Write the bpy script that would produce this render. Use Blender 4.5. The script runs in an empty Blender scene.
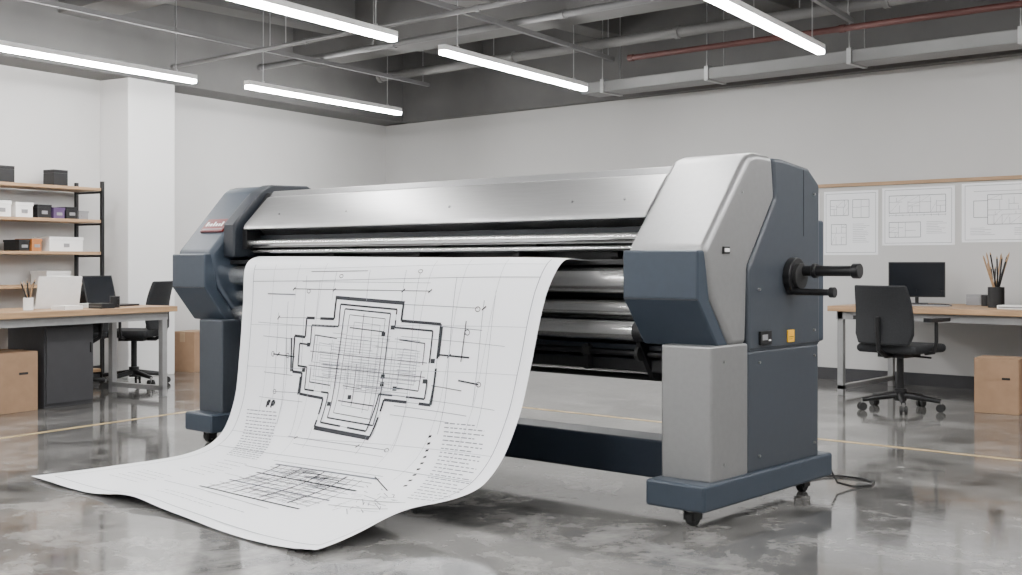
import bpy, bmesh, math, random
from mathutils import Matrix, Vector
random.seed(7)
rad = math.radians
COL = bpy.context.scene.collection

# ------------------------------------------------------------------ materials
def mat(name, c, rough=0.5, metal=0.0, var=0.06, scale=12.0, bump=0.0, emit=None, stretch=None, rvar=0.0):
    m = bpy.data.materials.new(name); m.use_nodes = True
    nt = m.node_tree; N = nt.nodes; L = nt.links
    b = N["Principled BSDF"]
    b.inputs["Roughness"].default_value = rough
    b.inputs["Metallic"].default_value = metal
    tc = N.new("ShaderNodeTexCoord"); mp = N.new("ShaderNodeMapping")
    if stretch: mp.inputs["Scale"].default_value = stretch
    L.new(tc.outputs["Object"], mp.inputs["Vector"])
    nz = N.new("ShaderNodeTexNoise"); nz.inputs["Scale"].default_value = scale
    nz.inputs["Detail"].default_value = 5
    L.new(mp.outputs[0], nz.inputs["Vector"])
    rp = N.new("ShaderNodeValToRGB")
    lo = [max(0, v*(1-var)) for v in c]; hi = [min(1, v*(1+var)) for v in c]
    rp.color_ramp.elements[0].position = 0.3; rp.color_ramp.elements[1].position = 0.7
    rp.color_ramp.elements[0].color = (*lo, 1); rp.color_ramp.elements[1].color = (*hi, 1)
    L.new(nz.outputs["Fac"], rp.inputs[0]); L.new(rp.outputs[0], b.inputs["Base Color"])
    if rvar:
        mr = N.new("ShaderNodeMapRange"); mr.inputs[3].default_value = rough-rvar; mr.inputs[4].default_value = rough+rvar
        L.new(nz.outputs["Fac"], mr.inputs[0]); L.new(mr.outputs[0], b.inputs["Roughness"])
    if bump:
        bp = N.new("ShaderNodeBump"); bp.inputs["Strength"].default_value = bump; bp.inputs["Distance"].default_value = 0.01
        L.new(nz.outputs["Fac"], bp.inputs["Height"]); L.new(bp.outputs[0], b.inputs["Normal"])
    if emit:
        b.inputs["Emission Color"].default_value = (1, 0.992, 0.985, 1)
        b.inputs["Emission Strength"].default_value = emit
    return m

SILVER = mat("silver_paint", (0.29, 0.29, 0.29), 0.42, 0.65, 0.03, 40)
STEEL = mat("brushed_steel", (0.50, 0.50, 0.50), 0.36, 0.9, 0.06, 6, 0.015, stretch=(1, 40, 40))
CHROME = mat("roller_chrome", (0.80, 0.80, 0.79), 0.25, 0.92, 0.05, 8, stretch=(1, 20, 20))
BLUE = mat("blue_grey_paint", (0.034, 0.047, 0.066), 0.38, 0.1, 0.04, 30)
SLATE = mat("slate_side_paint", (0.042, 0.050, 0.062), 0.42, 0.1, 0.04, 30)
DARKB = mat("dark_navy_paint", (0.012, 0.016, 0.023), 0.4, 0.1, 0.05, 30)
BEAMB = mat("navy_beam_paint", (0.017, 0.024, 0.036), 0.4, 0.1, 0.05, 30)
BLACK = mat("black_plastic", (0.008, 0.008, 0.009), 0.4, 0, 0.1, 30)
RUBBER = mat("black_rubber", (0.014, 0.014, 0.014), 0.7, 0, 0.1, 30)
METAL = mat("bare_metal", (0.4, 0.4, 0.4), 0.35, 0.9, 0.05, 30)
WHITE = mat("white_plastic", (0.84, 0.84, 0.83), 0.4, 0, 0.03, 20)
GREYP = mat("grey_plastic", (0.25, 0.25, 0.26), 0.5, 0, 0.05, 20)
RED = mat("red_label", (0.14, 0.006, 0.009), 0.4)
YEL = mat("yellow_sticker", (0.85, 0.45, 0.02), 0.5)
PAPER = mat("paper_white", (0.94, 0.95, 0.975), 0.6, 0, 0.008, 3)
INK = mat("ink_black", (0.006, 0.008, 0.013), 0.7, 0, 0.1, 30)
INKL = mat("ink_grey", (0.14, 0.15, 0.18), 0.7, 0, 0.1, 30)
INKP = mat("ink_pale", (0.38, 0.39, 0.42), 0.7, 0, 0.1, 30)
WALL = mat("wall_paint", (0.575, 0.57, 0.56), 0.75, 0, 0.03, 1.2, 0.02)
WALLP = mat("pillar_paint", (0.76, 0.757, 0.75), 0.7, 0, 0.02, 1.5, 0.02)
CEIL = mat("ceiling_dark", (0.09, 0.088, 0.087), 0.8, 0, 0.12, 1.5, 0.05)
BEAM = mat("beam_grey", (0.125, 0.123, 0.12), 0.7, 0, 0.08, 3)
DUCT = mat("duct_grey", (0.22, 0.22, 0.22), 0.5, 0.1, 0.05, 5)
CPIPE = mat("pipe_grey", (0.14, 0.14, 0.14), 0.5, 0.1, 0.05, 5)
LEGM = mat("desk_leg_grey", (0.30, 0.30, 0.30), 0.45, 0.2, 0.05, 20)
PIPER = mat("pipe_red", (0.055, 0.014, 0.011), 0.65)
WOOD = mat("wood_top", (0.40, 0.25, 0.135), 0.5, 0, 0.22, 3, 0.03, stretch=(1, 14, 14))
CARD = mat("cardboard", (0.32, 0.20, 0.12), 0.8, 0, 0.08, 10, 0.05)
TAPE = mat("box_tape", (0.38, 0.26, 0.16), 0.5)
FABRIC = mat("black_fabric", (0.014, 0.015, 0.017), 0.85, 0, 0.25, 120, 0.1)
SCREEN = mat("screen_dark", (0.012, 0.014, 0.018), 0.15)
TUBE = mat("tube_emitter", (1, 1, 1), 0.5, emit=102)
LINEY = mat("floor_line_yellow", (0.45, 0.33, 0.16), 0.4, 0, 0.3, 8)
ORANGE = mat("orange_box", (0.45, 0.17, 0.05), 0.6)
PURPLE = mat("purple_box", (0.09, 0.05, 0.13), 0.6)
BASEB = mat("baseboard_dark", (0.04, 0.04, 0.044), 0.6)

def floor_mat():
    m = bpy.data.materials.new("polished_concrete"); m.use_nodes = True
    nt = m.node_tree; N = nt.nodes; L = nt.links; b = N["Principled BSDF"]
    tc = N.new("ShaderNodeTexCoord")
    n1 = N.new("ShaderNodeTexNoise"); n1.inputs["Scale"].default_value = 1.7; n1.inputs["Detail"].default_value = 11; n1.inputs["Roughness"].default_value = 0.68; n1.inputs["Distortion"].default_value = 1.0
    n2 = N.new("ShaderNodeTexNoise"); n2.inputs["Scale"].default_value = 6; n2.inputs["Detail"].default_value = 8; n2.inputs["Roughness"].default_value = 0.72; n2.inputs["Distortion"].default_value = 0.5
    L.new(tc.outputs["Object"], n1.inputs["Vector"]); L.new(tc.outputs["Object"], n2.inputs["Vector"])
    mx = N.new("ShaderNodeMix"); mx.data_type = 'FLOAT'; mx.inputs[0].default_value = 0.4
    L.new(n1.outputs["Fac"], mx.inputs[2]); L.new(n2.outputs["Fac"], mx.inputs[3])
    r = N.new("ShaderNodeValToRGB")
    r.color_ramp.elements[0].position = 0.41; r.color_ramp.elements[0].color = (0.07, 0.068, 0.064, 1)
    r.color_ramp.elements[1].position = 0.61; r.color_ramp.elements[1].color = (0.30, 0.293, 0.28, 1)
    e = r.color_ramp.elements.new(0.5); e.color = (0.155, 0.151, 0.144, 1)
    L.new(mx.outputs[0], r.inputs[0]); L.new(r.outputs[0], b.inputs["Base Color"])
    mr = N.new("ShaderNodeMapRange"); mr.inputs[1].default_value = 0.3; mr.inputs[2].default_value = 0.7
    mr.inputs[3].default_value = 0.04; mr.inputs[4].default_value = 0.13
    L.new(n2.outputs["Fac"], mr.inputs[0]); L.new(mr.outputs[0], b.inputs["Roughness"])
    b.inputs["Specular IOR Level"].default_value = 1.0
    b.inputs["IOR"].default_value = 1.6
    bp = N.new("ShaderNodeBump"); bp.inputs["Strength"].default_value = 0.02; bp.inputs["Distance"].default_value = 0.02
    L.new(n1.outputs["Fac"], bp.inputs["Height"]); L.new(bp.outputs[0], b.inputs["Normal"])
    return m
FLOOR = floor_mat()

# ------------------------------------------------------------------ mesh builder
WM = {}
class MB:
    def __init__(s): s.bm = bmesh.new(); s.mats = []
    def mi(s, m):
        if m not in s.mats: s.mats.append(m)
        return s.mats.index(m)
    def _fin(s, verts, m):
        i = s.mi(m); fs = set()
        for v in verts: fs.update(v.link_faces)
        for f in fs: f.material_index = i
    def box(s, x0, x1, y0, y1, z0, z1, m, M=None):
        r = bmesh.ops.create_cube(s.bm, size=1)["verts"]
        T = Matrix.Translation(((x0+x1)/2, (y0+y1)/2, (z0+z1)/2)) @ Matrix.Diagonal((abs(x1-x0), abs(y1-y0), abs(z1-z0), 1))
        if M: T = M @ T
        bmesh.ops.transform(s.bm, matrix=T, verts=r); s._fin(r, m); return s
    def cyl(s, p0, p1, r1, m, seg=24, r2=None):
        p0 = Vector(p0); p1 = Vector(p1); d = p1-p0
        r = bmesh.ops.create_cone(s.bm, cap_ends=True, segments=seg, radius1=r1, radius2=r1 if r2 is None else r2, depth=d.length)["verts"]
        T = Matrix.Translation((p0+p1)/2) @ d.to_track_quat('Z', 'Y').to_matrix().to_4x4()
        bmesh.ops.transform(s.bm, matrix=T, verts=r); s._fin(r, m); return s
    def prism(s, pts, x0, x1, m):
        A = [s.bm.verts.new((x0, p[0], p[1])) for p in pts]
        B = [s.bm.verts.new((x1, p[0], p[1])) for p in pts]
        n = len(pts); fs = [s.bm.faces.new(A), s.bm.faces.new(B[::-1])]
        for i in range(n):
            fs.append(s.bm.faces.new((A[i], B[i], B[(i+1) % n], A[(i+1) % n])))
        bmesh.ops.recalc_face_normals(s.bm, faces=fs)
        s._fin(A+B, m); return s
    def tube(s, pts, r, m, seg=10):
        pts = [Vector(p) for p in pts]; rings = []
        for i, p in enumerate(pts):
            t = (pts[min(i+1, len(pts)-1)]-pts[max(i-1, 0)]).normalized()
            q = t.to_track_quat('Z', 'Y')
            rings.append([s.bm.verts.new(p + q @ Vector((r*math.cos(2*math.pi*k/seg), r*math.sin(2*math.pi*k/seg), 0))) for k in range(seg)])
        allv = [v for g in rings for v in g]; fs = []
        for a, b in zip(rings, rings[1:]):
            best = min(range(seg), key=lambda o: sum((a[k].co-b[(k+o) % seg].co).length for k in range(seg)))
            b2 = [b[(k+best) % seg] for k in range(seg)]
            b[:] = b2
            for k in range(seg):
                fs.append(s.bm.faces.new((a[k], a[(k+1) % seg], b[(k+1) % seg], b[k])))
        fs.append(s.bm.faces.new(rings[0][::-1])); fs.append(s.bm.faces.new(rings[-1]))
        bmesh.ops.recalc_face_normals(s.bm, faces=fs)
        s._fin(allv, m); return s
    def face(s, pts, m):
        f = s.bm.faces.new([s.bm.verts.new(p) for p in pts]); f.material_index = s.mi(m); return s
    def done(s, name, parent=None, bevel=0.0, seg=3, world=True, subs=0, angle=35):
        me = bpy.data.meshes.new(name); s.bm.to_mesh(me); s.bm.free()
        for m in s.mats: me.materials.append(m)
        for p in me.polygons: p.use_smooth = True
        me.set_sharp_from_angle(angle=rad(angle))
        o = bpy.data.objects.new(name, me); COL.objects.link(o)
        if parent:
            o.parent = parent
            if world and parent.name in WM: o.matrix_parent_inverse = WM[parent.name].inverted()
        if bevel:
            b = o.modifiers.new("bevel", 'BEVEL'); b.width = bevel; b.segments = seg; b.limit_method = 'ANGLE'; b.angle_limit = rad(30)
            b.harden_normals = True
        return o

def tag(o, label, cat, group=None, kind=None):
    o["label"] = label; o["category"] = cat
    if group: o["group"] = group
    if kind: o["kind"] = kind
    return o
def empty(name, loc, rz=0.0):
    e = bpy.data.objects.new(name, None); e.empty_display_size = 0.1
    e.location = loc; e.rotation_euler = (0, 0, rz); COL.objects.link(e)
    WM[e.name] = Matrix.Translation(loc) @ Matrix.Rotation(rz, 4, 'Z')
    return e
def copy_thing(root, loc, rz):
    def rec(o, par):
        c = o.copy(); COL.objects.link(c)
        if par: c.parent = par; c.matrix_parent_inverse = o.matrix_parent_inverse.copy()
        for k in list(o.children): rec(k, c)
        return c
    r = rec(root, None); r.location = loc; r.rotation_euler = (0, 0, rz)
    return r
def struct(o): o["kind"] = "structure"; return o

# ------------------------------------------------------------------ camera
cam_d = bpy.data.cameras.new("camera"); cam = bpy.data.objects.new("camera", cam_d); COL.objects.link(cam)
cam.location = (0, 0, 1.1); cam.rotation_euler = (rad(90), 0, rad(41.05))
cam_d.sensor_width = 36; cam_d.lens = 36*1175/1022; cam_d.shift_y = -25.5/1022
cam_d.clip_start = 0.05
bpy.context.scene.camera = cam

# ------------------------------------------------------------------ room
YW = 10.3; CX = -11.1
TH = rad(9.4); tx, ty = -math.sin(TH), math.cos(TH); nx, ny = math.cos(TH), math.sin(TH)
RW = rad(99.4)                       # left wall frame: local x = along wall, local -y = into room
def LW(a, b, z=0.0): return (CX - a*tx + b*nx, YW - a*ty + b*ny, z)
MW = Matrix.Translation((CX, YW, 0)) @ Matrix.Rotation(RW, 4, 'Z')
WH = 2.84; CH = 3.9
struct(MB().box(-16, 5, -5, 12, -0.1, 0, FLOOR).done("floor"))
struct(MB().box(CX-0.3, 5, YW, YW+0.2, 0, WH, WALL).done("wall_back"))
struct(MB().box(-14.5, 0.15, 0, 0.2, 0, WH, WALL, MW).done("wall_left"))
struct(MB().box(5, 5.2, -5, YW+0.2, 0, CH, WALL).done("wall_right"))
struct(MB().box(-16, 5.2, -5.2, -5, 0, CH, WALL).done("wall_front"))
struct(MB().box(CX-0.3, 5, YW-0.12, YW+0.2, WH, CH, BEAM).done("trim_1", bevel=0.005))
struct(MB().box(-14.5, 0.15, -0.42, 0.2, WH, CH, BEAM, MW).done("trim_2", bevel=0.005))
struct(MB().box(-16, 5, -5, 12, CH, CH+0.15, CEIL).done("ceiling"))
struct(MB().box(CX+0.1, 5, YW-0.02, YW, 0, 0.11, BASEB).done("baseboard_back"))
struct(MB().box(-14.5, -0.05, -0.02, 0, 0, 0.11, BASEB, MW).done("baseboard_left"))
struct(MB().box(-4.45, -3.88, -0.4, 0.0, 0, WH, WALLP, MW).done("trim_3", bevel=0.008))
o = MB().box(-8.5, 5, 6.74, 6.79, 0, 0.0012, LINEY).done("floor_marking_line"); tag(o, "thin faded yellow line painted on the concrete floor", "floor line")
o = MB().box(-9.0, -3.05, -2.74, -2.69, 0, 0.0012, LINEY, MW).done("floor_marking_line"); tag(o, "thin faded yellow line painted on the concrete floor", "floor line")

# ceiling beams, duct and pipes
for i, y in enumerate((-2.0, 1.6, 5.2, 8.2)):
    o = MB().box(-11.2, 5, y, y+0.42, 3.30, CH, BEAM).done("ceiling_beam", bevel=0.01)
    tag(o, "grey concrete beam under the dark ceiling", "beam", "ceiling beams")
for i, a in enumerate((-9.6, -7.6, -5.6, -3.6, -1.6)):
    o = MB().box(a, a+0.30, -5, 10.2, 3.5, CH, BEAM).done("ceiling_joist", bevel=0.01)
    tag(o, "grey concrete joist crossing the ceiling", "beam", "ceiling joists")
e = empty("air_duct", (-3, 9.55, 2.8)); tag(e, "long rectangular grey metal air duct hung near the wall", "air duct")
MB().box(-7.25, 5, 9.4, 9.7, 2.79, 2.9, DUCT).done("duct_body", e, bevel=0.01)
for x in (-7.0, -5.8, -4.4, -3.0, -1.6):
    MB().box(x, x+0.04, 9.385, 9.715, 2.78, 2.915, METAL).done("duct_clamp", e)
    MB().cyl((x+0.02, 9.4, 2.9), (x+0.02, 9.4, CH), 0.006, METAL, 8).done("hanger_rod", e)
    MB().cyl((x+0.02, 9.7, 2.9), (x+0.02, 9.7, CH), 0.006, METAL, 8).done("hanger_rod", e)
def pipe(name, p0, p1, r, m, label, hang):
    e = empty(name, ((Vector(p0)+Vector(p1))/2)); tag(e, label, "pipe")
    b = MB().cyl(p0, p1, r, m, 16)
    n = int((Vector(p1)-Vector(p0)).length/1.8)
    for i in range(n+1):
        q = Vector(p0).lerp(Vector(p1), i/n); d = (Vector(p1)-Vector(p0)).normalized()*0.05
        b.cyl(q, q+d, r*1.25, m, 16)
    b.done("pipe_run", e)
    for i in range(hang):
        q = Vector(p0).lerp(Vector(p1), (i+0.5)/hang); MB().cyl(q, (q.x, q.y, CH), 0.005, METAL, 8).done("hanger_rod", e)
pipe("sprinkler_pipe", (-6.2, 8.75, 2.95), (4, 8.75, 2.95), 0.026, PIPER, "dull rust-red sprinkler pipe running under the ceiling", 4)
pipe("conduit_pipe", (-10.0, 7.5, 3.12), (4, 7.5, 3.12), 0.03, CPIPE, "grey conduit pipe running under the ceiling", 4)
pipe("conduit_pipe", (-9.9, 6.4, 2.98), (4, 6.4, 2.98), 0.02, CPIPE, "thin grey conduit pipe under the ceiling", 4)
pipe("conduit_pipe", (-9.9, 9.1, 3.2), (4, 9.1, 3.2), 0.05, BEAM, "thick dark grey pipe running under the ceiling", 4)
RT = rad(9.0)
def rail(cx, cy, ln, z, m=None):
    e = empty("mounting_rail", (cx, cy, z), RT); tag(e, "long grey steel mounting rail hung from the ceiling", "rail", "ceiling mounting rails")
    MB().box(-0.018, 0.018, -ln/2, ln/2, 0, 0.04, m or CPIPE).done("rail_bar", e, world=False)
    n = int(ln/2.0)
    for i in range(n+1):
        y = -ln/2+0.1+(ln-0.2)*i/n; MB().cyl((0, y, 0.04), (0, y, CH-z), 0.005, METAL, 8).done("hanger_rod", e, world=False)
rail(-8.70, 5.6, 7.4, 3.05); rail(-6.30, 6.4, 5.8, 3.05); rail(-3.75, 6.2, 5.8, 3.05)

# linear lamps
def lamp0():
    e = empty("linear_pendant_lamp", (0, 0, 0))
    MB().box(-0.035, 0.035, -1.17, 1.17, 0.012, 0.055, WHITE).done("lamp_housing", e, bevel=0.004, world=False)
    MB().box(-0.032, 0.032, -1.165, 1.165, -0.022, 0.012, TUBE).done("diffuser", e, bevel=0.008, world=False)
    for y in (-0.95, 0.95): MB().cyl((0, y, 0.05), (0, y, CH-2.74), 0.005, METAL, 8).cyl((0, y, 0.05), (0, y, 0.075), 0.015, METAL, 12).done("suspension_rod", e, world=False)
    return e
L0 = lamp0()
LP = [(-9.24, 7.80), (-6.60, 7.70), (-4.01, 7.34), (-8.98, 5.0), (-6.14, 4.80), (-3.58, 4.64), (-1.04, 4.4),
      (-8.76, 2.3), (-6.16, 2.1), (-3.6, 1.95), (-1.0, 1.7), (-6.16, -0.6), (-3.6, -0.8), (-1.0, -1.0), (1.5, 1.5), (1.5, 4.2), (-1.4, 7.1), (1.2, 6.9), (-8.6, -0.4), (-3.4, -3.4), (-6.0, -3.3)]
for i, (x, y) in enumerate(LP):
    r = L0 if i == 0 else copy_thing(L0, (0, 0, 0), 0)
    r.location = (x, y, 2.74); r.rotation_euler = (0, 0, RT)
    tag(r, "long slim white glowing linear lamp hung from the ceiling", "ceiling lamp", "linear ceiling lamps")

# ------------------------------------------------------------------ large format printer
P = empty("large_format_printer", (-4.45, 4.6, 0)); tag(P, "wide silver and blue-grey large format plotter standing on casters", "printer")
def head(xi, xo, ci, co, left):
    a, b = min(xi, xo), max(xi, xo); c, d = min(ci, co), max(ci, co)
    SH = BLUE if left else SILVER
    MB().prism([(4.735, 1.567), (4.82, 1.567), (5.08, 1.54), (5.19, 1.47), (5.19, 0.70), (4.515, 0.70), (4.515, 1.075), (4.75, 1.385)], a+0.012, b-0.006, SLATE).done("end_housing", P, bevel=0.02)
    MB().prism([(4.145, 1.158), (4.50, 1.56), (4.57, 1.578), (4.72, 1.574), (4.745, 1.385), (4.505, 1.075), (4.49, 0.74), (4.36, 0.74), (4.20, 0.95)], a, b, SH).done("front_shell", P, bevel=0.032, seg=6)
    MB().prism([(4.112, 1.15), (4.17, 1.15), (4.205, 0.94), (4.36, 0.742), (4.27, 0.742), (4.112, 0.945)], a+0.003, b-0.012, BLUE).done("nose_panel", P, bevel=0.010)
    MB().box(a+0.01, b-0.014, 4.1105, 4.14, 0.942, 0.949, DARKB).done("panel_seam", P)
    MB().box(c, d, 4.20, 4.50, 0.18, 0.75, SLATE if left else SILVER).done("leg_column", P, bevel=0.012)
    MB().box(c+0.01, d-0.004, 4.504, 5.17, 0.18, 0.71, SLATE).done("rear_panel", P, bevel=0.012)
    MB().box(c-0.02, d+0.02, 4.11, 5.27, 0.075, 0.187, BLUE).done("foot_plinth", P, bevel=0.014)
    for yy in (4.2, 5.17):
        cx = d-0.09 if not left else c+0.12
        cs = MB().cyl((cx, yy, 0.06), (cx, yy, 0.085), 0.03, METAL).box(cx-0.028, cx-0.022, yy-0.03, yy+0.03, 0.025, 0.066, BLACK).box(cx+0.022, cx+0.028, yy-0.03, yy+0.03, 0.025, 0.066, BLACK).box(cx-0.028, cx+0.028, yy-0.03, yy+0.03, 0.062, 0.068, BLACK).done("caster", P)
        MB().cyl((cx-0.018, yy, 0.034), (cx+0.018, yy, 0.034), 0.034, RUBBER).cyl((cx-0.02, yy, 0.034), (cx+0.02, yy, 0.034), 0.014, METAL, 16).done("caster_wheel", cs, bevel=0.004)
head(-2.95, -2.56, -2.81, -2.56, False)
head(-6.01, -6.37, -5.97, -6.21, True)
MB().prism([(4.235, 1.13), (4.235, 1.33), (4.43, 1.53), (4.52, 1.578), (4.80, 1.585), (4.90, 1.54), (4.90, 1.13)], -6.008, -5.90, DARKB).done("side_plate", P, bevel=0.012)
MB().prism([(4.30, 1.18), (4.30, 1.30), (4.445, 1.475), (4.48, 1.525), (4.80, 1.535), (4.80, 1.18)], -5.905, -5.86, BLACK).done("hood_gasket", P, bevel=0.004)
MB().box(-2.80, -2.58, 5.185, 5.26, 0.72, 1.30, BLUE).done("back_cover", P, bevel=0.012)
xs = -2.566
MB().box(xs, xs+0.002, 4.53, 5.18, 0.72, 0.724, DARKB).done("panel_seam", P)
MB().box(xs, xs+0.0015, 5.02, 5.023, 1.22, 1.53, DARKB).done("panel_seam", P)
for (y, z) in ((4.60, 0.25), (5.12, 0.25), (4.60, 0.66), (5.12, 0.66), (5.12, 1.42), (5.12, 0.78), (4.60, 0.98), (4.3, 0.25), (4.3, 0.68), (4.45, 1.4)):
    MB().cyl((xs, y, z), (xs+0.010, y, z), 0.006, METAL, 12).done("screw", P)
MB().box(xs, xs+0.012, 4.60, 4.70, 0.735, 0.795, BLACK).box(xs+0.01, xs+0.0135, 4.615, 4.66, 0.755, 0.78, GREYP).box(xs+0.01, xs+0.0135, 4.67, 4.69, 0.75, 0.757, WHITE).done("control_socket", P, bevel=0.002)
MB().box(xs, xs+0.006, 4.86, 4.92, 0.735, 0.79, YEL).box(xs+0.004, xs+0.007, 4.87, 4.91, 0.757, 0.76, INK).box(xs+0.004, xs+0.007, 4.87, 4.90, 0.748, 0.750, INK).done("warning_sticker", P)
MB().box(-2.562, -2.552, 4.285, 4.335, 1.135, 1.165, BLACK).box(-2.553, -2.549, 4.292, 4.328, 1.142, 1.158, WHITE).done("power_button", P, bevel=0.002)
sp = MB().cyl((xs, 4.90, 1.035), (xs+0.035, 4.90, 1.035), 0.085, BLACK, 32).cyl((xs+0.03, 4.90, 1.035), (xs+0.055, 4.90, 1.035), 0.06, RUBBER, 32)
sp.cyl((xs+0.03, 4.92, 1.06), (xs+0.30, 4.92, 1.06), 0.024, BLACK, 20).cyl((xs+0.29, 4.92, 1.06), (xs+0.325, 4.92, 1.06), 0.034, BLACK, 24).cyl((xs+0.10, 4.92, 1.06), (xs+0.12, 4.92, 1.06), 0.034, BLACK, 24)
sp.done("roll_spindle", P, bevel=0.004)
MB().cyl((xs+0.01, 4.86, 0.965), (xs+0.22, 4.86, 0.965), 0.015, BLACK, 16).cyl((xs+0.21, 4.86, 0.965), (xs+0.235, 4.86, 0.965), 0.024, BLACK, 20).done("lock_lever", P, bevel=0.003)
# hood
MB().prism([(4.275, 1.295), (4.285, 1.325), (4.455, 1.495), (4.475, 1.50), (4.80, 1.50), (4.80, 1.25), (4.45, 1.25), (4.40, 1.295)], -5.865, -2.945, STEEL).done("hood_cover", P, bevel=0.008)
MB().prism([(4.47, 1.497), (4.50, 1.535), (4.80, 1.545), (4.86, 1.50), (4.86, 1.40), (4.80, 1.40), (4.78, 1.49)], -5.865, -2.945, SILVER).done("hood_top", P, bevel=0.008)
for x in (-5.6, -5.0, -4.2, -3.4, -3.1): MB().cyl((x, 4.345, 1.38), (x, 4.338, 1.387), 0.006, METAL, 12).done("screw", P)
# inner machinery
XA, XB = -6.02, -2.94
MB().box(XA, XB, 4.56, 4.66, 0.62, 1.28, BLACK).done("inner_fascia", P, bevel=0.004)
MB().box(XA, XB, 4.40, 4.52, 1.225, 1.262, DARKB).done("carriage_rail", P, bevel=0.003)
MB().box(XA, XB, 4.40, 4.56, 1.15, 1.165, BLACK).done("carriage_rail", P, bevel=0.003)
MB().box(XA, XB, 4.345, 4.40, 1.188, 1.193, METAL).done("rail_strip", P)
MB().cyl((XA, 4.33, 1.214), (XB, 4.33, 1.214), 0.019, CHROME, 20).done("guide_bar", P)
MB().cyl((XA, 4.37, 1.165), (XB, 4.37, 1.165), 0.011, CHROME, 16).done("guide_bar", P)
MB().box(XA, XB, 4.29, 4.56, 1.088, 1.112, BLACK).done("platen", P, bevel=0.004)
MB().cyl((XA, 4.335, 1.018), (XB, 4.335, 1.018), 0.058, CHROME, 40).cyl((-3.0, 4.335, 1.018), (-2.945, 4.335, 1.018), 0.068, BLACK, 32).done("feed_roller", P)
MB().cyl((XA, 4.37, 0.89), (XB, 4.37, 0.89), 0.036, CHROME, 32).done("guide_roller", P)
MB().cyl((XA, 4.35, 0.79), (XB, 4.35, 0.79), 0.044, CHROME, 32).done("take_up_roller", P)
MB().cyl((XA, 4.42, 0.845), (XB, 4.42, 0.845), 0.009, METAL, 12).done("tension_bar", P)
MB().box(XA, XB, 4.45, 4.56, 0.935, 0.955, DARKB).done("cross_plate", P, bevel=0.003)
MB().box(XA, XB, 4.40, 4.56, 0.70, 0.725, DARKB).done("cross_plate", P, bevel=0.003)
MB().box(-5.99, -2.80, 4.42, 4.56, 0.60, 0.66, BLACK).done("cross_bar", P, bevel=0.008)
MB().cyl((-5.98, 4.40, 0.685), (-2.80, 4.40, 0.685), 0.014, BLACK, 16).done("tension_bar", P)
MB().cyl((-5.98, 4.62, 0.555), (-2.80, 4.62, 0.555), 0.016, BLACK, 16).done("tension_bar", P)
MB().box(-5.99, -2.80, 4.46, 4.66, 0.115, 0.29, BEAMB).done("base_beam", P, bevel=0.012)
for x in (-5.2, -4.5, -3.8, -3.2):
    MB().box(x-0.05, x+0.05, 4.50, 4.565, 1.18, 1.23, BLACK).cyl((x-0.02, 4.42, 1.135), (x+0.02, 4.42, 1.135), 0.02, RUBBER, 20).box(x-0.012, x+0.012, 4.42, 4.56, 1.13, 1.15, BLACK).done("pinch_roller", P)
for x in (-3.75, -3.35):
    MB().box(x-0.012, x+0.012, 4.38, 4.56, 0.60, 0.72, BLACK).cyl((x-.02, 4.40, .685), (x+.02, 4.40, .685), .026, RUBBER, 20).done("bracket", P)
for x in (-3.02, -5.97):
    MB().prism([(4.33, 0.74), (4.56, 0.84), (4.56, 0.56), (4.45, 0.56)], x-0.012, x+0.012, BLACK).box(x-0.012, x+0.012, 4.40, 4.56, 0.74, 1.16, BLACK).done("bracket", P)
MB().cyl((-3.03, 4.34, .79), (-2.98, 4.34, .79), .048, BLACK, 28).cyl((-3.04, 4.36, .69), (-3.02, 4.36, .69), .035, RUBBER, 28).done("drive_gear", P, bevel=.003)
ang = math.atan2(1.56-1.158, 4.50-4.145)
MBd = Matrix.Translation((-6.155, 4.288, 1.322)) @ Matrix.Rotation(ang, 4, 'X')
bd = MB().box(-0.115, 0.115, -0.052, 0.052, -0.002, 0.010, RED, MBd).box(-0.10, 0.10, -0.038, -0.031, 0.009, 0.012, GREYP, MBd)
for i, (w, x) in enumerate(((0.018, -0.085), (0.007, -0.062), (0.018, -0.040), (0.015, -0.012), (0.018, 0.016), (0.015, 0.044), (0.015, .070))):
    bd.box(x-w/2, x+w/2, -0.010, 0.026 if i % 3 == 0 else 0.012, 0.009, 0.012, WHITE, MBd)
bd.done("brand_badge", P, bevel=0.002)

# power cable
c = [(-2.60, 5.24, 0.11), (-2.57, 5.30, 0.10), (-2.55, 5.34, 0.03), (-2.50, 5.40, 0.008), (-2.45, 5.50, 0.007), (-2.47, 5.58, 0.007), (-2.56, 5.64, 0.007), (-2.68, 5.64, 0.007), (-2.74, 5.56, 0.007), (-2.76, 5.45, 0.007)]
o = MB().tube(c, 0.006, BLACK, 8).done("power_cable"); tag(o, "thin black power cable curling on the floor", "cable")

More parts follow.
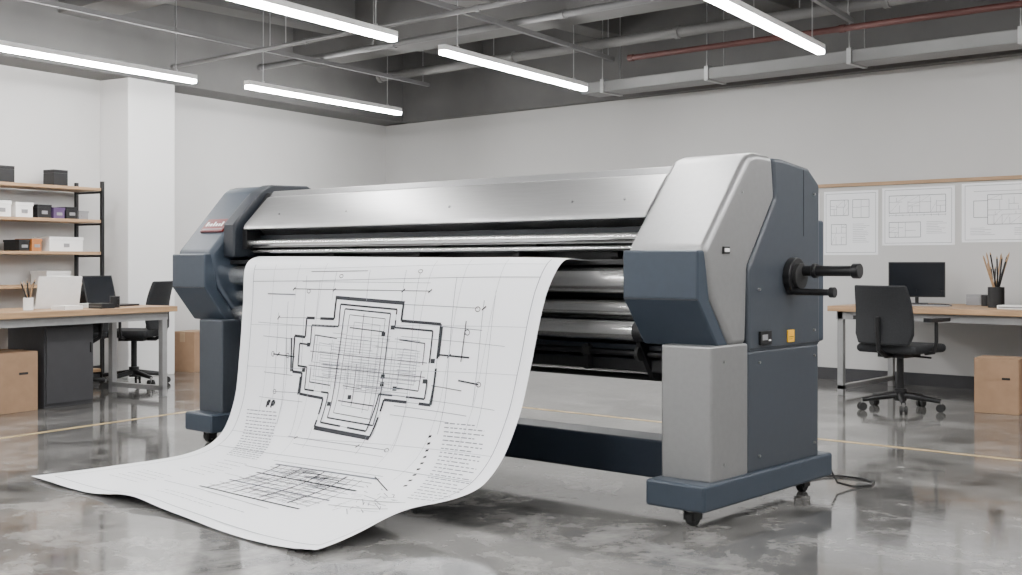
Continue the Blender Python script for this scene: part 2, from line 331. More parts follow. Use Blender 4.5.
# ------------------------------------------------------------------ printed sheet
RP = [(4.40, 1.112), (4.27, 1.118), (4.12, 1.105), (4.01, .91), (3.93, .65), (3.85, .42), (3.71, .22), (3.46, .095), (3.14, .035), (2.82, .006)]
LPf = [(4.42, 1.118), (4.30, 1.132), (4.21, 1.07), (4.18, .85), (4.155, .55), (4.12, .28), (4.02, .09), (3.80, .015), (3.35, .006), (2.90, .008)]
XL, XR = -5.75, -3.31
def crom(pts, k):
    n = len(pts)-1; k = max(0, min(n-1e-6, k)); i = int(k); f = k-i
    p = [pts[max(0, min(n, i+j))] for j in (-1, 0, 1, 2)]
    return [0.5*((2*p[1][c])+(-p[0][c]+p[2][c])*f+(2*p[0][c]-5*p[1][c]+4*p[2][c]-p[3][c])*f*f+(-p[0][c]+3*p[1][c]-3*p[2][c]+p[3][c])*f**3) for c in (0, 1)]
def PP(x, k):
    s = (x-XL)/(XR-XL); ss = max(0, min(1, s)); w = ss*ss*(3-2*ss)*0.6+ss*0.4
    a = crom(LPf, k); b = crom(RP, k)
    y = a[0]*(1-w)+b[0]*w; z = a[1]*(1-w)+b[1]*w
    e = max(0, k-7.6)/1.4
    z += e*e*(0.004*(1+math.sin(s*14+0.6)) + 0.030*math.exp(-((s-.38)/.09)**2) + .010*math.exp(-((s-1.0)/.06)**2))
    y += e*e*(-.020*math.sin(s*9.5+.2))
    if 2 < k < 7: y += 0.014*math.sin(s*7+k*0.5)*min(1, (k-2))*min(1, 7-k)
    fl = max(0, (2.8-k)/2.8); q = max(0, (s-.8)/.2)
    xx = x + .10*q*q*fl; z -= .018*q*q*fl
    # right edge curls inward and slightly up on its way to the front corner
    g_ = max(0, min(1, (k-6.3)/1.2)); g_ = g_*g_*(3-2*g_)
    hump = math.exp(-((k-7.7)/.75)**2)
    xx -= .12*q*q*g_; z += .045*q*q*hump
    return Vector((xx, y, max(z, 0.003)))
sheet = MB(); NX, NK = 72, 160
g = [[sheet.bm.verts.new(PP(XL+(XR-XL)*i/NX, 9.0*j/NK)) for i in range(NX+1)] for j in range(NK+1)]
mi = sheet.mi(PAPER)
for j in range(NK):
    for i in range(NX):
        f = sheet.bm.faces.new((g[j][i], g[j+1][i], g[j+1][i+1], g[j][i+1])); f.material_index = mi
def nrm(x, k):
    e = 0.01
    n = (PP(x+e, k)-PP(x-e, k)).cross(PP(x, k+e)-PP(x, k-e))
    n.normalize()
    if n.z < 0 or (n.z < 0.2 and n.y > 0): n = -n
    return n
def line(x0, k0, x1, k1, w, m):
    L = (PP(x1, k1)-PP(x0, k0)).length; n = max(1, int(L/0.035))
    prev = None; idx = sheet.mi(m)
    for i in range(n+1):
        t = i/n; x = x0+(x1-x0)*t; k = k0+(k1-k0)*t
        p = PP(x, k); nn = nrm(x, k)
        tg = (PP(x+(x1-x0)*0.01, k+(k1-k0)*0.01)-PP(x-(x1-x0)*0.01, k-(k1-k0)*0.01)).normalized()
        sd = nn.cross(tg).normalized()*w/2; off = nn*0.0025
        cur = (sheet.bm.verts.new(p+off-sd), sheet.bm.verts.new(p+off+sd))
        if prev:
            f = sheet.bm.faces.new((prev[0], cur[0], cur[1], prev[1])); f.material_index = idx
        prev = cur
def M2(px, py): return (-4.560+(px-370)*.0083+(py-297)*.0012, 2.87+(py-297)*.0193)
def pl(pts, w, m, close=False):
    q = [M2(*p) for p in pts]
    if close: q.append(q[0])
    for a, b in zip(q, q[1:]): line(*a, *b, w, m)
def broken(pts, w, gaps):
    n = len(pts)
    for i in range(n):
        a, b = pts[i], pts[(i+1) % n]
        if i in gaps:
            f0, f1 = gaps[i]
            c0 = (a[0]+(b[0]-a[0])*f0, a[1]+(b[1]-a[1])*f0); c1 = (a[0]+(b[0]-a[0])*f1, a[1]+(b[1]-a[1])*f1)
            pl([a, c0], w, INK); pl([c1, b], w, INK)
            pl([c0, c1], .0025, INKL)
        else: pl([a, b], w, INK)
outl = [(339, 296), (407, 303), (405, 320), (440, 323), (432, 400), (388, 396), (379, 439), (318, 430), (324, 396), (296, 392), (299, 370), (287, 369), (290, 334), (303, 335), (305, 317), (337, 318)]
broken(outl, 0.015, {3: (.40, .52), 4: (.25, .5), 7: (.25, .45), 5: (.3, .45), 14: (.3, .5)})
inl = [(344, 303), (401, 309), (399, 326), (433, 329), (426, 394), (383, 390), (374, 432), (324, 424), (330, 390), (302, 387), (305, 364), (294, 363), (296, 341), (309, 342), (311, 324), (342, 325)]
broken(inl, 0.010, {1: (.3, .6), 3: (.45, .7), 4: (.4, .7), 8: (.3, .6), 6: (.4, .55)})
# tall nested rectangle in the middle
pl([(349, 308), (395, 313), (380, 425), (331, 418)], 0.008, INK, True)
pl([(354, 314), (390, 318), (376, 418), (337, 412)], 0.004, INK, True)
pl([(359, 321), (385, 324), (373, 408), (345, 403)], 0.0025, INKL, True)
pl([(369, 313), (364, 350)], 0.005, INK); pl([(361, 360), (355, 404)], 0.005, INK); pl([(378, 316), (367, 411)], 0.0025, INK)
pl([(354, 326), (389, 330)], 0.006, INK); pl([(341, 398), (378, 403)], 0.006, INK); pl([(346, 382), (365, 385)], 0.004, INK)
# wing rooms
pl([(315, 333), (340, 336)], 0.006, INK); pl([(315, 333), (311, 358)], 0.006, INK); pl([(310, 364), (308, 379), (332, 382)], 0.006, INK)
pl([(403, 337), (426, 340)], 0.006, INK); pl([(426, 340), (424, 360)], 0.006, INK); pl([(423, 366), (420, 386), (398, 383)], 0.006, INK)
pl([(320, 340), (334, 342), (330, 375), (315, 373)], 0.0025, INKL, True)
pl([(407, 345), (420, 347), (416, 380), (400, 378)], 0.0025, INKL, True)
for (x0, y0, x1, y1) in ((309, 348, 428, 358), (307, 362, 426, 372)):
    pl([(x0, y0), (x1, y1)], 0.0035, INK)
for i in range(95):
    x = random.uniform(310, 405); y = random.uniform(330, 388); l = random.uniform(10, 60)
    if y > 378 and (x < 335 or x > 378): continue
    if random.random() < .55: pl([(x, y), (min(x+l, 422), y+(min(x+l, 422)-x)*.085)], random.choice((0.002, 0.0028)), random.choice((INKL, INKP, INKP, INKL)))
    else:
        y2 = min(y+l, 386); pl([(x, y), (x-(y2-y)*.13, y2)], random.choice((0.002, 0.0028)), random.choice((INKL, INKP, INKP, INKL)))
for i in range(8):
    pl([(320+i*.4, 348+i*3.2), (340+i*.4, 349.5+i*3.2)], 0.0022, INKL)
    pl([(401, 350+i*3), (418, 351.5+i*3)], 0.0022, INKL)
for i in range(10): pl([(347-i*.5, 352+i*2.4), (384-i*.5, 355+i*2.4)], 0.002, INKP)
for (x, y) in ((387, 372), (353, 394), (398, 384), (307, 342), (433, 356), (397, 326), (331, 402), (426, 376), (301, 367), (388, 332), (386, 380)):
    line(*M2(x-1.9, y), *M2(x+1.9, y), 0.022, INK)
for s_ in (((318, 432), (379, 441)), ((286, 336), (285, 369)), ((297, 374), (294, 393)), ((434, 380), (431, 401)), ((338, 295), (408, 302)), ((441, 325), (438, 352))):
    pl(s_, 0.015, INK)
# dimension lines
for (x0, y0, x1, y1, w) in ((262, 352, 290, 354, .007), (438, 350, 464, 352, .009), (461, 320, 457, 356, .006), (408, 304, 470, 308, .003), (440, 325, 474, 328, .003), (290, 285, 430, 290, .004), (338, 262, 334, 298, .0025), (407, 264, 405, 304, .0025), (372, 262, 371, 300, .0025),
                        (270, 317, 306, 317, .003), (262, 391, 296, 391, .003), (270, 312, 262, 398, .003), (475, 300, 468, 398, .003), (398, 402, 464, 409, .003), (290, 445, 400, 453, .0035), (455, 374, 472, 377, .008), (432, 380, 458, 384, .004), (376, 437, 372, 462, .003),
                        (452, 275, 442, 430, .003), (282, 300, 272, 430, .003), (420, 268, 405, 455, .0025), (305, 268, 292, 445, .0025), (280, 336, 279, 372, .004), (395, 412, 450, 417, .0025), (250, 335, 289, 337, .003), (250, 371, 287, 373, .003), (320, 275, 316, 318, .0022), (316, 430, 313, 460, .0022), (484, 290, 474, 420, .0022), (300, 276, 430, 281, .0022), (300, 455, 400, 462, .0022),
                        (244, 322, 338, 326, .0022), (405, 334, 492, 341, .0022), (244, 398, 300, 401, .0022), (430, 395, 486, 401, .0022)):
    line(*M2(x0, y0), *M2(x1, y1), w, INK if w > .0035 else INKL)
for (x, y) in ((420, 266), (262, 352), (281, 353), (472, 377), (343, 270), (462, 330), (307, 288), (470, 309), (264, 391), (400, 453)):
    for a in range(8):
        a0 = a*math.pi/4; a1 = a0+math.pi/4
        pl([(x+2*math.cos(a0), y+2.4*math.sin(a0)), (x+2*math.cos(a1), y+2.4*math.sin(a1))], 0.004, INK)
for (x, y) in ((290, 285), (430, 290), (336, 287), (406, 289), (270, 317), (475, 308), (447, 351), (269, 352), (300, 446), (370, 451)):
    pl([(x-1.6, y+1.8), (x+1.6, y-1.8)], 0.008, INK)
# sheet frame and grid lines
for x, w in ((XL+.10, .004), (XR-.07, .004), (-5.45, .0022), (-5.22, .0022), (-4.98, .0022), (-4.1, .0022), (-3.86, .0022), (-3.62, .0022)):
    line(x, 1.9, x, 8.75 if w > .003 else 6.6, w, INKL if w > .003 else INKP)
for k, w in ((2.1, .0022), (2.45, .003), (5.75, .0022), (6.35, .003), (8.75, .004), (4.2, .002), (3.4, .002)):
    line(XL+.10, k, XR-.07, k, w, INKL if w > .0025 else INKP)
line(-5.50, 2.75, -5.22, 2.77, .007, INKL)
line(-5.1, 2.2, -4.6, 2.22, .004, INK)
def textrow(x0, x1, k, w, m, slope=0.0):
    x = x0
    while x < x1:
        l = random.uniform(.015, .045); line(x, k+(x-x0)*slope, min(x+l, x1), k+(min(x+l, x1)-x0)*slope, w, m); x += l+random.uniform(.006, .014)
for i in range(18): textrow(-5.58+i*.008, -5.25+i*.008, 5.15+i*.09, .005, INKL)
for i in range(22): textrow(-3.78+i*.008, -3.50+i*.008 if i % 3 else -3.56+i*.008, 5.2+i*.085, .005, INKL)
for i in range(9): line(-3.86+i*.014, 5.5+i*.15, -3.84+i*.014, 5.48+i*.15, .013, INK)
for i in range(6): textrow(-5.35, -5.10, 6.95+i*.13, .004, INKL)
fx, fk = -5.38, 4.90
for (a, b, c_, d_) in ((0, 0, 0, .15), (0, 0, .03, 0), (0, .07, .025, .07), (.048, 0, .048, .15), (.048, 0, .075, 0), (.075, 0, .075, .075), (.048, .075, .075, .075)):
    line(fx+a, fk+b, fx+c_, fk+d_, .017, INK)
# second drawing near the foot of the sheet
X0, X1, K0, K1 = -4.84, -4.06, 6.7, 7.95
for t in [i/11 for i in range(12)]:
    line(X0+(X1-X0)*t, K0+.1*abs(t-.5), X0+(X1-X0)*t+.04, K1-.15*t, .004 if round(t*11) % 3 else .010, INK)
for t in [i/9 for i in range(10)]:
    k = K0+(K1-K0)*t
    line(X0-.05+.03*t, k+.03, X1+.1-.06*t, k-.05, .004 if round(t*9) % 3 else .012, INK if round(t*9) % 2 else INKL)
for i in range(140):
    x = random.uniform(X0, X1-.12); k = random.uniform(K0, K1-.15)
    if random.random() < .6: line(x, k, x+random.uniform(.04, .2), k+random.uniform(-.03, .0), .0035, random.choice((INK, INKL)))
    else: line(x, k, x+.01, k+random.uniform(.05, .3), .0035, random.choice((INK, INKL)))
line(X0-.3, K1+.12, X1-.1, K1+.15, .004, INKL); line(X1+.05, K0-.1, X1+.26, K0+.2, .006, INK); line(X0-.25, K0+.3, X0, K0+.3, .004, INK)
line(X0-.12, K0-.1, X1+.1, K0-.14, .003, INKL); line(X0-.2, K0+.7, X0-.02, K0+.7, .003, INKL)
for i in range(40):
    x = random.uniform(-3.98, -3.66); k = random.uniform(6.9, 7.6)
    line(x, k, x+random.uniform(-.03, .12), k+random.uniform(-.08, .16), .003, INKL)
line(-4.0, 7.35, -3.6, 7.15, .005, INK); line(-3.95, 7.6, -3.58, 7.4, .005, INK)
for i in range(5): textrow(-5.5, -5.2, 7.9+i*.1, .004, INKL)
textrow(-4.9, -4.2, 8.35, .004, INKL); textrow(-4.9, -4.4, 8.45, .004, INKL)
so = sheet.done("printed_sheet", angle=80)
tag(so, "large white architectural plan sheet spilling from the printer to the floor", "blueprint")

# ------------------------------------------------------------------ furniture
def desk(name, loc, rz, ln, dep, label, legm):
    e = empty(name, loc, rz); tag(e, label, "desk")
    MB().box(-ln/2, ln/2, -dep/2, dep/2, 0.695, 0.74, WOOD).done("table_top", e, bevel=0.004, world=False)
    for y in (-dep/2+.05, dep/2-.08): MB().box(-ln/2+.06, ln/2-.06, y, y+.03, 0.63, 0.695, legm).done("apron", e, world=False)
    for sx in (-1, 1):
        x = sx*(ln/2-.09)
        MB().box(x-.025, x+.025, -dep/2+.05, -dep/2+.10, 0, .695, legm).box(x-.025, x+.025, dep/2-.10, dep/2-.05, 0, .695, legm).box(x-.025, x+.025, -dep/2+.05, dep/2-.05, .05, .09, legm).box(x-.025, x+.025, -dep/2+.05, dep/2-.05, .645, .69, legm).done("leg", e, bevel=0.004, world=False)
    return e
desk("work_desk", (-2.7, 9.6, 0), 0, 3.4, 1.15, "long wooden workbench desk with grey metal legs by the wall", LEGM)
desk("work_desk", LW(6.95, 1.5), RW, 3.5, 0.76, "long wooden desk with grey metal legs beside a cardboard box", LEGM)

def chair0():
    e = empty("office_chair", (0, 0, 0))
    b = MB().cyl((0, 0, 0.10), (0, 0, 0.40), 0.026, BLACK).cyl((0, 0, 0.07), (0, 0, 0.16), 0.045, BLACK)
    for i in range(5):
        a = 2*math.pi*i/5+.3
        b.cyl((0, 0, .115), (.29*math.cos(a), .29*math.sin(a), .08), .026, BLACK, 12, .017)
    b.done("base", e, world=False)
    for i in range(5):
        a = 2*math.pi*i/5+.3; x, y = .29*math.cos(a), .29*math.sin(a)
        q = Vector((-math.sin(a), math.cos(a), 0))
        p = Vector((x, y, .03))
        MB().cyl(p-q*.026, p-q*.008, .03, RUBBER, 20).cyl(p+q*.008, p+q*.026, .03, RUBBER, 20).cyl((x, y, .03), (x, y, .085), .009, METAL, 10).cyl(p-q*.02, p+q*.02, .008, BLACK, 8).done("caster", e, world=False)
    MB().box(-.11, .11, -.13, .1, .395, .43, BLACK).cyl((.1, 0, .405), (.24, .02, .40), .008, BLACK, 8).done("tilt_mechanism", e, bevel=.006, world=False)
    s = MB(); s.box(-.24, .24, -.22, .25, .43, .495, FABRIC); s.done("seat", e, bevel=.03, seg=5, world=False)
    s = MB(); rows = 12; cols = 10; fr = []; bk = []
    for j in range(rows+1):
        z = .50+.43*j/rows; r1 = []; r2 = []
        hw = .235*(1-.12*(j/rows)**3) * (0.88+.12*min(1, j/2))
        for i in range(cols+1):
            t = -1+2*i/cols; x = hw*t
            y = -.26+.055*t*t+.03*math.sin(math.pi*(j/rows))-.05*(j/rows)
            r1.append(s.bm.verts.new((x, y, z))); r2.append(s.bm.verts.new((x, y-.035, z)))
        fr.append(r1); bk.append(r2)
    for j in range(rows):
        for i in range(cols):
            s.bm.faces.new((fr[j][i], fr[j][i+1], fr[j+1][i+1], fr[j+1][i])); s.bm.faces.new((bk[j][i+1], bk[j][i], bk[j+1][i], bk[j+1][i+1]))
    for j in range(rows):
        s.bm.faces.new((fr[j][0], fr[j+1][0], bk[j+1][0], bk[j][0])); s.bm.faces.new((fr[j+1][cols], fr[j][cols], bk[j][cols], bk[j+1][cols]))
    for i in range(cols):
        s.bm.faces.new((fr[0][i+1], fr[0][i], bk[0][i], bk[0][i+1])); s.bm.faces.new((fr[rows][i], fr[rows][i+1], bk[rows][i+1], bk[rows][i]))
    s.mi(FABRIC); s.done("backrest", e, bevel=.012, world=False, angle=60)
    MB().tube([(0, -.08, .41), (0, -.2, .41), (0, -.29, .46), (0, -.305, .58), (0, -.31, .7)], .018, BLACK).done("back_support", e, world=False)
    for sx in (-1, 1):
        MB().tube([(sx*.2, 0, .43), (sx*.27, 0, .44), (sx*.29, 0, .52), (sx*.29, .0, .665)], .014, BLACK).box(sx*.29-.035, sx*.29+.035, -.12, .14, .665, .695, BLACK).done("armrest", e, bevel=.008, world=False)
    return e
C0 = chair0(); C0.location = (-3.56, 8.50, 0); C0.rotation_euler = (0, 0, rad(-8)); tag(C0, "black office swivel chair with armrests at the wooden desk", "office chair", "office chairs")
c1 = copy_thing(C0, LW(4.76, .84), rad(125)); tag(c1, "black office swivel chair tucked behind the desk by the pillar", "office chair", "office chairs")
c2 = copy_thing(C0, LW(5.40, .78), rad(118)); tag(c2, "black office swivel chair behind the desk near the shelving", "office chair", "office chairs")

# shelving unit
S = empty("shelving_unit", LW(5.85, .22), RW); tag(S, "tall open shelving unit with wooden boards and black steel frame", "shelf")
hl = 1.1
for z in (.12, .60, .90, 1.195, 1.487, 1.78):
    MB().box(-hl, hl, -.18, .18, z-.028, z, WOOD).done("shelf_board", S, bevel=.003, world=False)
for sx in (-1, 1):
    b = MB()
    for yy in (-.18, .18): b.box(sx*hl-.014, sx*hl+.014, yy-.014, yy+.014, 0, 1.84, BLACK)
    for z in (.09, .57, .87, 1.165, 1.457, 1.75): b.box(sx*hl-.012, sx*hl+.012, -.17, .17, z-.02, z, BLACK)
    b.done("upright", S, world=False)
def storage(a, b, w, dp, h, z, m, name, label, cat, plain=False):
    e = empty(name, LW(a, b, z), RW + rad(random.uniform(-3, 3))); tag(e, label, cat)
    MB().box(-w/2, w/2, -dp/2, dp/2, 0, h*.8, m).done("box_body", e, bevel=.004, world=False)
    l_ = MB().box(-w/2-(0 if plain else .004), w/2+(0 if plain else .004), -dp/2-(0 if plain else .004), dp/2+(0 if plain else .004), h*.8 if plain else h*.78, h, m)
    if not plain: l_.box(-.03, .03, -dp/2-.006, -dp/2-.002, h*.3, h*.55, GREYP)
    l_.done("box_lid", e, bevel=.003, world=False)
for a, w in ((5.64, .14), (5.10, .15)): storage(a, .2, w, .15, .15, 1.78, BLACK, "storage_box", "matte black cube box on the top shelf board", "box", True)
for a, w, m, h, lb in ((5.93, .17, WHITE, .13, "white"), (5.72, .18, WHITE, .14, "white"), (5.50, .17, WHITE, .13, "white"), (5.30, .14, BLACK, .12, "black"), (5.15, .12, PURPLE, .10, "dark purple"), (5.01, .12, BLACK, .11, "black"), (4.88, .1, GREYP, .08, "grey")):
    storage(a, .2, w, .22, h, 1.487, m, "storage_box", lb+" lidded storage box on a wooden shelf board", "box")
for a, w, m, h, lb in ((5.88, .22, WHITE, .12, "white"), (5.50, .1, BLACK, .10, "black"), (5.38, .1, ORANGE, .11, "orange"), (5.07, .36, WHITE, .13, "wide white")):
    storage(a, .2, w, .22, h, 1.195, m, "storage_box", lb+" storage box on the middle shelf board", "box")
storage(5.15, .2, .25, .22, .12, .90, WHITE, "storage_box", "white storage box on a low shelf board", "box")

# cardboard boxes
def carton(loc, rz, w, dp, h, label):
    e = empty("cardboard_box", loc, rz); tag(e, label, "cardboard box")
    MB().box(-w/2, w/2, -dp/2, dp/2, 0, h-.004, CARD).done("box_body", e, bevel=.004, world=False)
    for q in ((-dp/2, -.003), (.003, dp/2)): MB().box(-w/2, w/2, *q, h-.004, h, CARD).done("flap", e, world=False)
    MB().box(-w/2-.001, w/2+.001, -.03, .03, h-.0005, h+.0015, TAPE).box(-w/2-.0015, -w/2+.001, -.03, .03, h-.1, h, TAPE).box(w/2-.001, w/2+.0015, -.03, .03, h-.1, h, TAPE).done("packing_tape", e, world=False)
    MB().box(w*.12, w*.3, -dp/2-.0015, -dp/2+.001, h*.62, h*.66, BLACK).done("hand_hole", e, world=False)
carton((-2.95, 8.86, 0), rad(6), .31, .28, .40, "plain brown cardboard box on the floor by the desk")
carton((-2.6, 9.15, 0), rad(0), .32, .34, .38, "plain brown cardboard box under the wooden desk")
carton(LW(6.60, 1.5), RW+rad(0), .42, .4, .44, "large brown cardboard box on the floor by the desk")
carton(LW(3.5, .27), RW+rad(8), .38, .3, .40, "brown cardboard box standing on the floor against the wall")
e = empty("desk_cabinet", LW(6.10, 1.46), RW); tag(e, "plain dark grey cabinet under the wooden desk", "cabinet")
MB().box(-.22, .22, -.22, .22, 0, .625, BASEB).done("body", e, bevel=.005, world=False)
dr = MB().box(-.21, .21, -.235, -.218, .03, .61, BASEB).done("door", e, bevel=.003, world=False)
MB().box(.18, .19, -.245, -.232, .40, .48, BLACK).done("handle", dr, world=False)

DZ = .74
def monitor(loc, rz, w, h, zb, label):
    e = empty("monitor", loc, rz); tag(e, label, "monitor")
    MB().box(-w/2, w/2, -.015, .015, zb, zb+h, BLACK).done("bezel", e, bevel=.004, world=False)
    MB().box(-w/2+.01, w/2-.01, -.018, -.013, zb+.01, zb+h-.01, SCREEN).done("screen", e, world=False)
    MB().cyl((0, .03, .008), (0, .025, zb+.10), .015, BLACK).box(-.09, .09, -.05, .10, 0, .01, BLACK).done("stand", e, bevel=.003, world=False)
monitor((-3.98, 9.85, DZ), rad(20), .46, .30, .06, "black flat computer monitor on the wooden desk")
monitor((-2.9, 9.95, DZ), rad(15), .42, .26, .06, "small black computer monitor on the wooden desk")
def pencil_cup(loc, n, m, label, sc=1.0):
    e = empty("pencil_cup", loc); tag(e, label, "pencil holder")
    b = MB(); ro, ri, h = .05*sc, .045*sc, .13*sc; seg = 24; V = []
    for (r, z) in ((ro, 0), (ro, h), (ri, h), (ri, .006)):
        V.append([b.bm.verts.new((r*math.cos(2*math.pi*k/seg), r*math.sin(2*math.pi*k/seg), z)) for k in range(seg)])
    for q in range(3):
        for k in range(seg): b.bm.faces.new((V[q][k], V[q][(k+1) % seg], V[q+1][(k+1) % seg], V[q+1][k]))
    b.bm.faces.new(V[0][::-1]); b.bm.faces.new(V[3]); b.mi(m); b.done("cup_body", e, world=False)
    for i in range(n):
        a = 2*math.pi*i/n+.4; top = random.uniform(.24, .34)*sc; c_ = random.choice((WOOD, BLACK, BLACK, BLACK, WOOD)); q = random.uniform(.6, 1)
        p0 = Vector((.022*sc*math.cos(a+2.5), .022*sc*math.sin(a+2.5), .010)); p1 = Vector((.078*sc*q*math.cos(a), .078*sc*q*math.sin(a), top))
        dd = (p1-p0).normalized()
        o = MB().cyl(p0+Vector(loc), p1+Vector(loc), .006, c_, 8).cyl(p1+Vector(loc), p1+Vector(loc)+dd*.022, .006, WOOD, 8, .001).done("pencil")
        tag(o, "thin pencil standing in the cup on the desk", "pencil", "pencils in the desk cups")
pencil_cup((-3.20, 9.5, DZ), 12, BLACK, "black pencil cup filled with pencils on the desk", 1.25)
pencil_cup(LW(6.40, 1.6, DZ), 6, WHITE, "white pencil cup with pencils on the desk", .72)
def mug(loc, m, label):
    b = MB().cyl((0, 0, 0), (0, 0, .09), .038, m, 28).cyl((0, 0, .088), (0, 0, .0905), .032, BLACK, 28)
    b.tube([(.036, 0, .07), (.06, 0, .068), (.065, 0, .045), (.058, 0, .025), (.036, 0, .02)], .005, m, 8)
    o = b.done("mug", bevel=.002); o.location = loc; tag(o, label, "mug")
mug((-3.38, 9.8, DZ), BLACK, "black mug on the wooden desk"); mug((-4.2, 9.45, DZ), WHITE, "white mug on the wooden desk")
mug(LW(5.72, 1.74, DZ), BLACK, "small black mug on the desk")
def keyboard(loc, rz, m):
    e = empty("keyboard", loc, rz); tag(e, "slim computer keyboard lying on the desk", "keyboard")
    MB().box(-.2, .2, -.06, .06, 0, .014, m).done("case", e, bevel=.003, world=False)
    b = MB()
    for r in range(5):
        for c_ in range(14): b.box(-.19+c_*.027, -.168+c_*.027, -.052+r*.021, -.035+r*.021, .013, .019, BLACK)
    k_ = b.done("keys", e, world=False); k_["kind"] = "stuff"
keyboard((-3.75, 9.45, DZ), rad(10), GREYP); keyboard((-2.75, 9.5, DZ), rad(-5), GREYP)
for x, y, w, h, m, lb in ((-4.33, 9.8, .16, .10, WHITE, "small white desk organiser box"), (-3.52, 9.98, .12, .09, GREYP, "small grey desk organiser box"), (-3.0, 9.3, .2, .03, WHITE, "closed white notebook"), (-2.45, 9.7, .2, .16, BLACK, "black desk speaker box"), (-2.78, 9.75, .22, .18, BLACK, "black desk speaker box")):
    nm = "notebook" if "notebook" in lb else "desk_organiser"
    o = MB().box(-w/2, w/2, -.08, .08, 0, h, m).box(-w/2+.01, w/2-.01, -.083, -.078, h*.3, h*.7, GREYP).done(nm, bevel=.004); o.location = (x, y, DZ); tag(o, lb+" on the wooden desk", nm.replace("_", " "))
def laptop(loc, rz, m, label):
    e = empty("laptop", loc, rz); tag(e, label, "laptop")
    MB().box(-.17, .17, -.12, .12, 0, .016, m).box(-.15, .15, -.02, .10, .015, .018, GREYP).done("keyboard_deck", e, bevel=.003, world=False)
    T = Matrix.Translation((0, .12, .016)) @ Matrix.Rotation(rad(-15), 4, 'X')
    MB().box(-.17, .17, -.005, .005, 0, .24, m, T).box(-.16, .16, -.0065, -.004, .01, .23, SCREEN, T).done("laptop_lid", e, bevel=.003, world=False)
laptop(LW(6.02, 1.36, DZ), RW+rad(165), WHITE, "white laptop standing open on the wooden desk")
laptop(LW(6.85, 1.45, DZ), RW+rad(170), GREYP, "grey laptop standing open on the wooden desk")
laptop(LW(5.50, 1.46, DZ), RW+rad(8), BLACK, "dark laptop standing open at the end of the desk")
for a, b_, w, h, m, lb in ((5.78, 1.50, .12, .03, WHITE, "stack of white sheets"), (5.88, 1.78, .12, .04, BLACK, "small black adapter"), (6.15, 1.72, .16, .03, WHITE, "folded white cloth")):
    o = MB().box(-w/2, w/2, -.08, .08, 0, h, m).box(-w/2-.002, w/2+.002, -.07, .07, h*.45, h*.5, GREYP).done("paper_stack" if "sheets" in lb else "desk_organiser", bevel=.003); o.location = LW(a, b_, DZ); o.rotation_euler = (0, 0, RW); tag(o, lb+" on the wooden desk", "desk item")

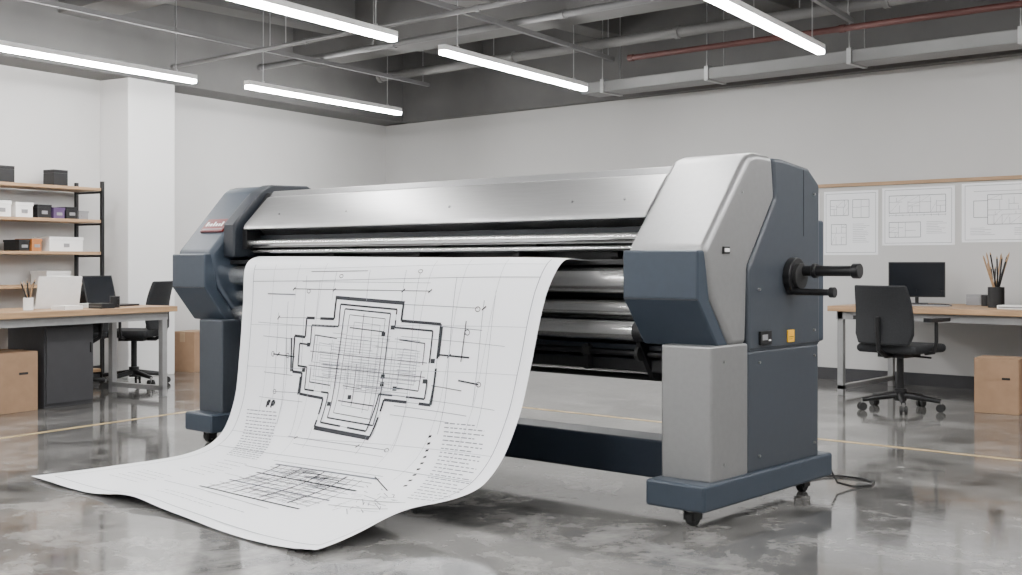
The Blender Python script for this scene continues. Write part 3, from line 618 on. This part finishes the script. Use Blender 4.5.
# pinned drawings on the wall
o = MB().box(-5.35, 5, YW-.025, YW, 1.80, 1.832, WOOD).done("picture_rail", bevel=.002); tag(o, "slim wooden pin rail along the wall above drawings", "rail")
def pinned(x0, x1, z0, z1, seed, label, style):
    random.seed(seed); e = MB(); y = YW-.006
    e.box(x0, x1, y, YW-.0005, z0, z1, PAPER)
    def ln(a, c_, b, d_, w=.006, m=INKL):
        A = Vector((x0+(x1-x0)*a, y-.001, z0+(z1-z0)*c_)); B = Vector((x0+(x1-x0)*b, y-.001, z0+(z1-z0)*d_))
        if (B-A).length < 1e-5: return
        t = (B-A).normalized(); s_ = Vector((-t.z, 0, t.x))*w/2
        e.face([A-s_, B-s_, B+s_, A+s_], m)
    def rc(a, c_, w, h, lw, m=INKL):
        for q in (((a, c_), (a+w, c_)), ((a+w, c_), (a+w, c_+h)), ((a+w, c_+h), (a, c_+h)), ((a, c_+h), (a, c_))): ln(*q[0], *q[1], lw, m)
    rc(.04, .04, .92, .92, .003)
    def rooms(a, c_, w, h, d):
        if d == 0 or min(w, h) < .07:
            if random.random() < .3: ln(a, c_, a+w, c_+h, .002, INKP)
            return
        f_ = random.uniform(.3, .7)
        if w > h: ln(a+w*f_, c_, a+w*f_, c_+h*random.choice((.7, 1)), .0032, INKP); rooms(a, c_, w*f_, h, d-1); rooms(a+w*f_, c_, w*(1-f_), h, d-1)
        else: ln(a, c_+h*f_, a+w*random.choice((.7, 1)), c_+h*f_, .0032, INKP); rooms(a, c_, w, h*f_, d-1); rooms(a, c_+h*f_, w, h*(1-f_), d-1)
    def notes(a, c_, n, w): 
        for q in range(n): ln(a, c_-q*.028, a+w*random.uniform(.5, 1), c_-q*.028, .003, INKP)
    if style == 0:
        rc(.12, .62, .34, .24, .004); rooms(.12, .62, .34, .24, 3); rc(.54, .58, .30, .28, .004); rooms(.54, .58, .30, .28, 2)
        rc(.14, .16, .28, .32, .004); rooms(.14, .16, .28, .32, 3); notes(.54, .48, 11, .34)
    elif style == 1:
        rc(.10, .56, .78, .30, .0045); rooms(.10, .56, .78, .30, 4)
        for q in range(9): ln(.10+q*.0975, .50, .10+q*.0975, .54, .0025)
        ln(.10, .52, .88, .52, .0025); rc(.10, .14, .44, .26, .0045); rooms(.10, .14, .44, .26, 3); notes(.62, .40, 8, .28)
    elif style == 2:
        rc(.30, .30, .40, .50, .0045); rc(.14, .42, .16, .28, .004); rc(.70, .42, .16, .28, .004); rooms(.30, .30, .40, .50, 4)
        notes(.10, .24, 5, .3); notes(.60, .24, 5, .3); ln(.14, .86, .86, .86, .0025)
    else:
        for q in range(3): rc(.10+q*.28, .60, .22, .24, .004); rooms(.10+q*.28, .60, .22, .24, 2)
        ln(.1, .2, .5, .5, .003); ln(.5, .5, .9, .2, .003); ln(.1, .2, .9, .2, .004); rooms(.2, .2, .6, .16, 2)
    ob = e.done("pinned_drawing"); tag(ob, label, "drawing", "drawings pinned on the wall")
pinned(-5.62, -5.10, 1.21, 1.75, 3, "white architectural drawing pinned to the wall", 3)
pinned(-5.05, -4.52, 1.165, 1.76, 1, "tall white sheet of plan sketches pinned to the wall", 0)
pinned(-4.48, -3.82, 1.25, 1.77, 5, "wide white floor plan drawing pinned to the wall", 1)
pinned(-3.76, -3.02, 1.27, 1.78, 9, "wide white technical drawing pinned to the wall", 2)
pinned(-2.95, -2.2, 1.26, 1.775, 12, "white technical drawing pinned to the wall", 3)

# ------------------------------------------------------------------ world light
w = bpy.data.worlds.new("world"); bpy.context.scene.world = w; w.use_nodes = True
w.node_tree.nodes["Background"].inputs[0].default_value = (0.96, 0.97, 1.0, 1)
w.node_tree.nodes["Background"].inputs[1].default_value = 1.0
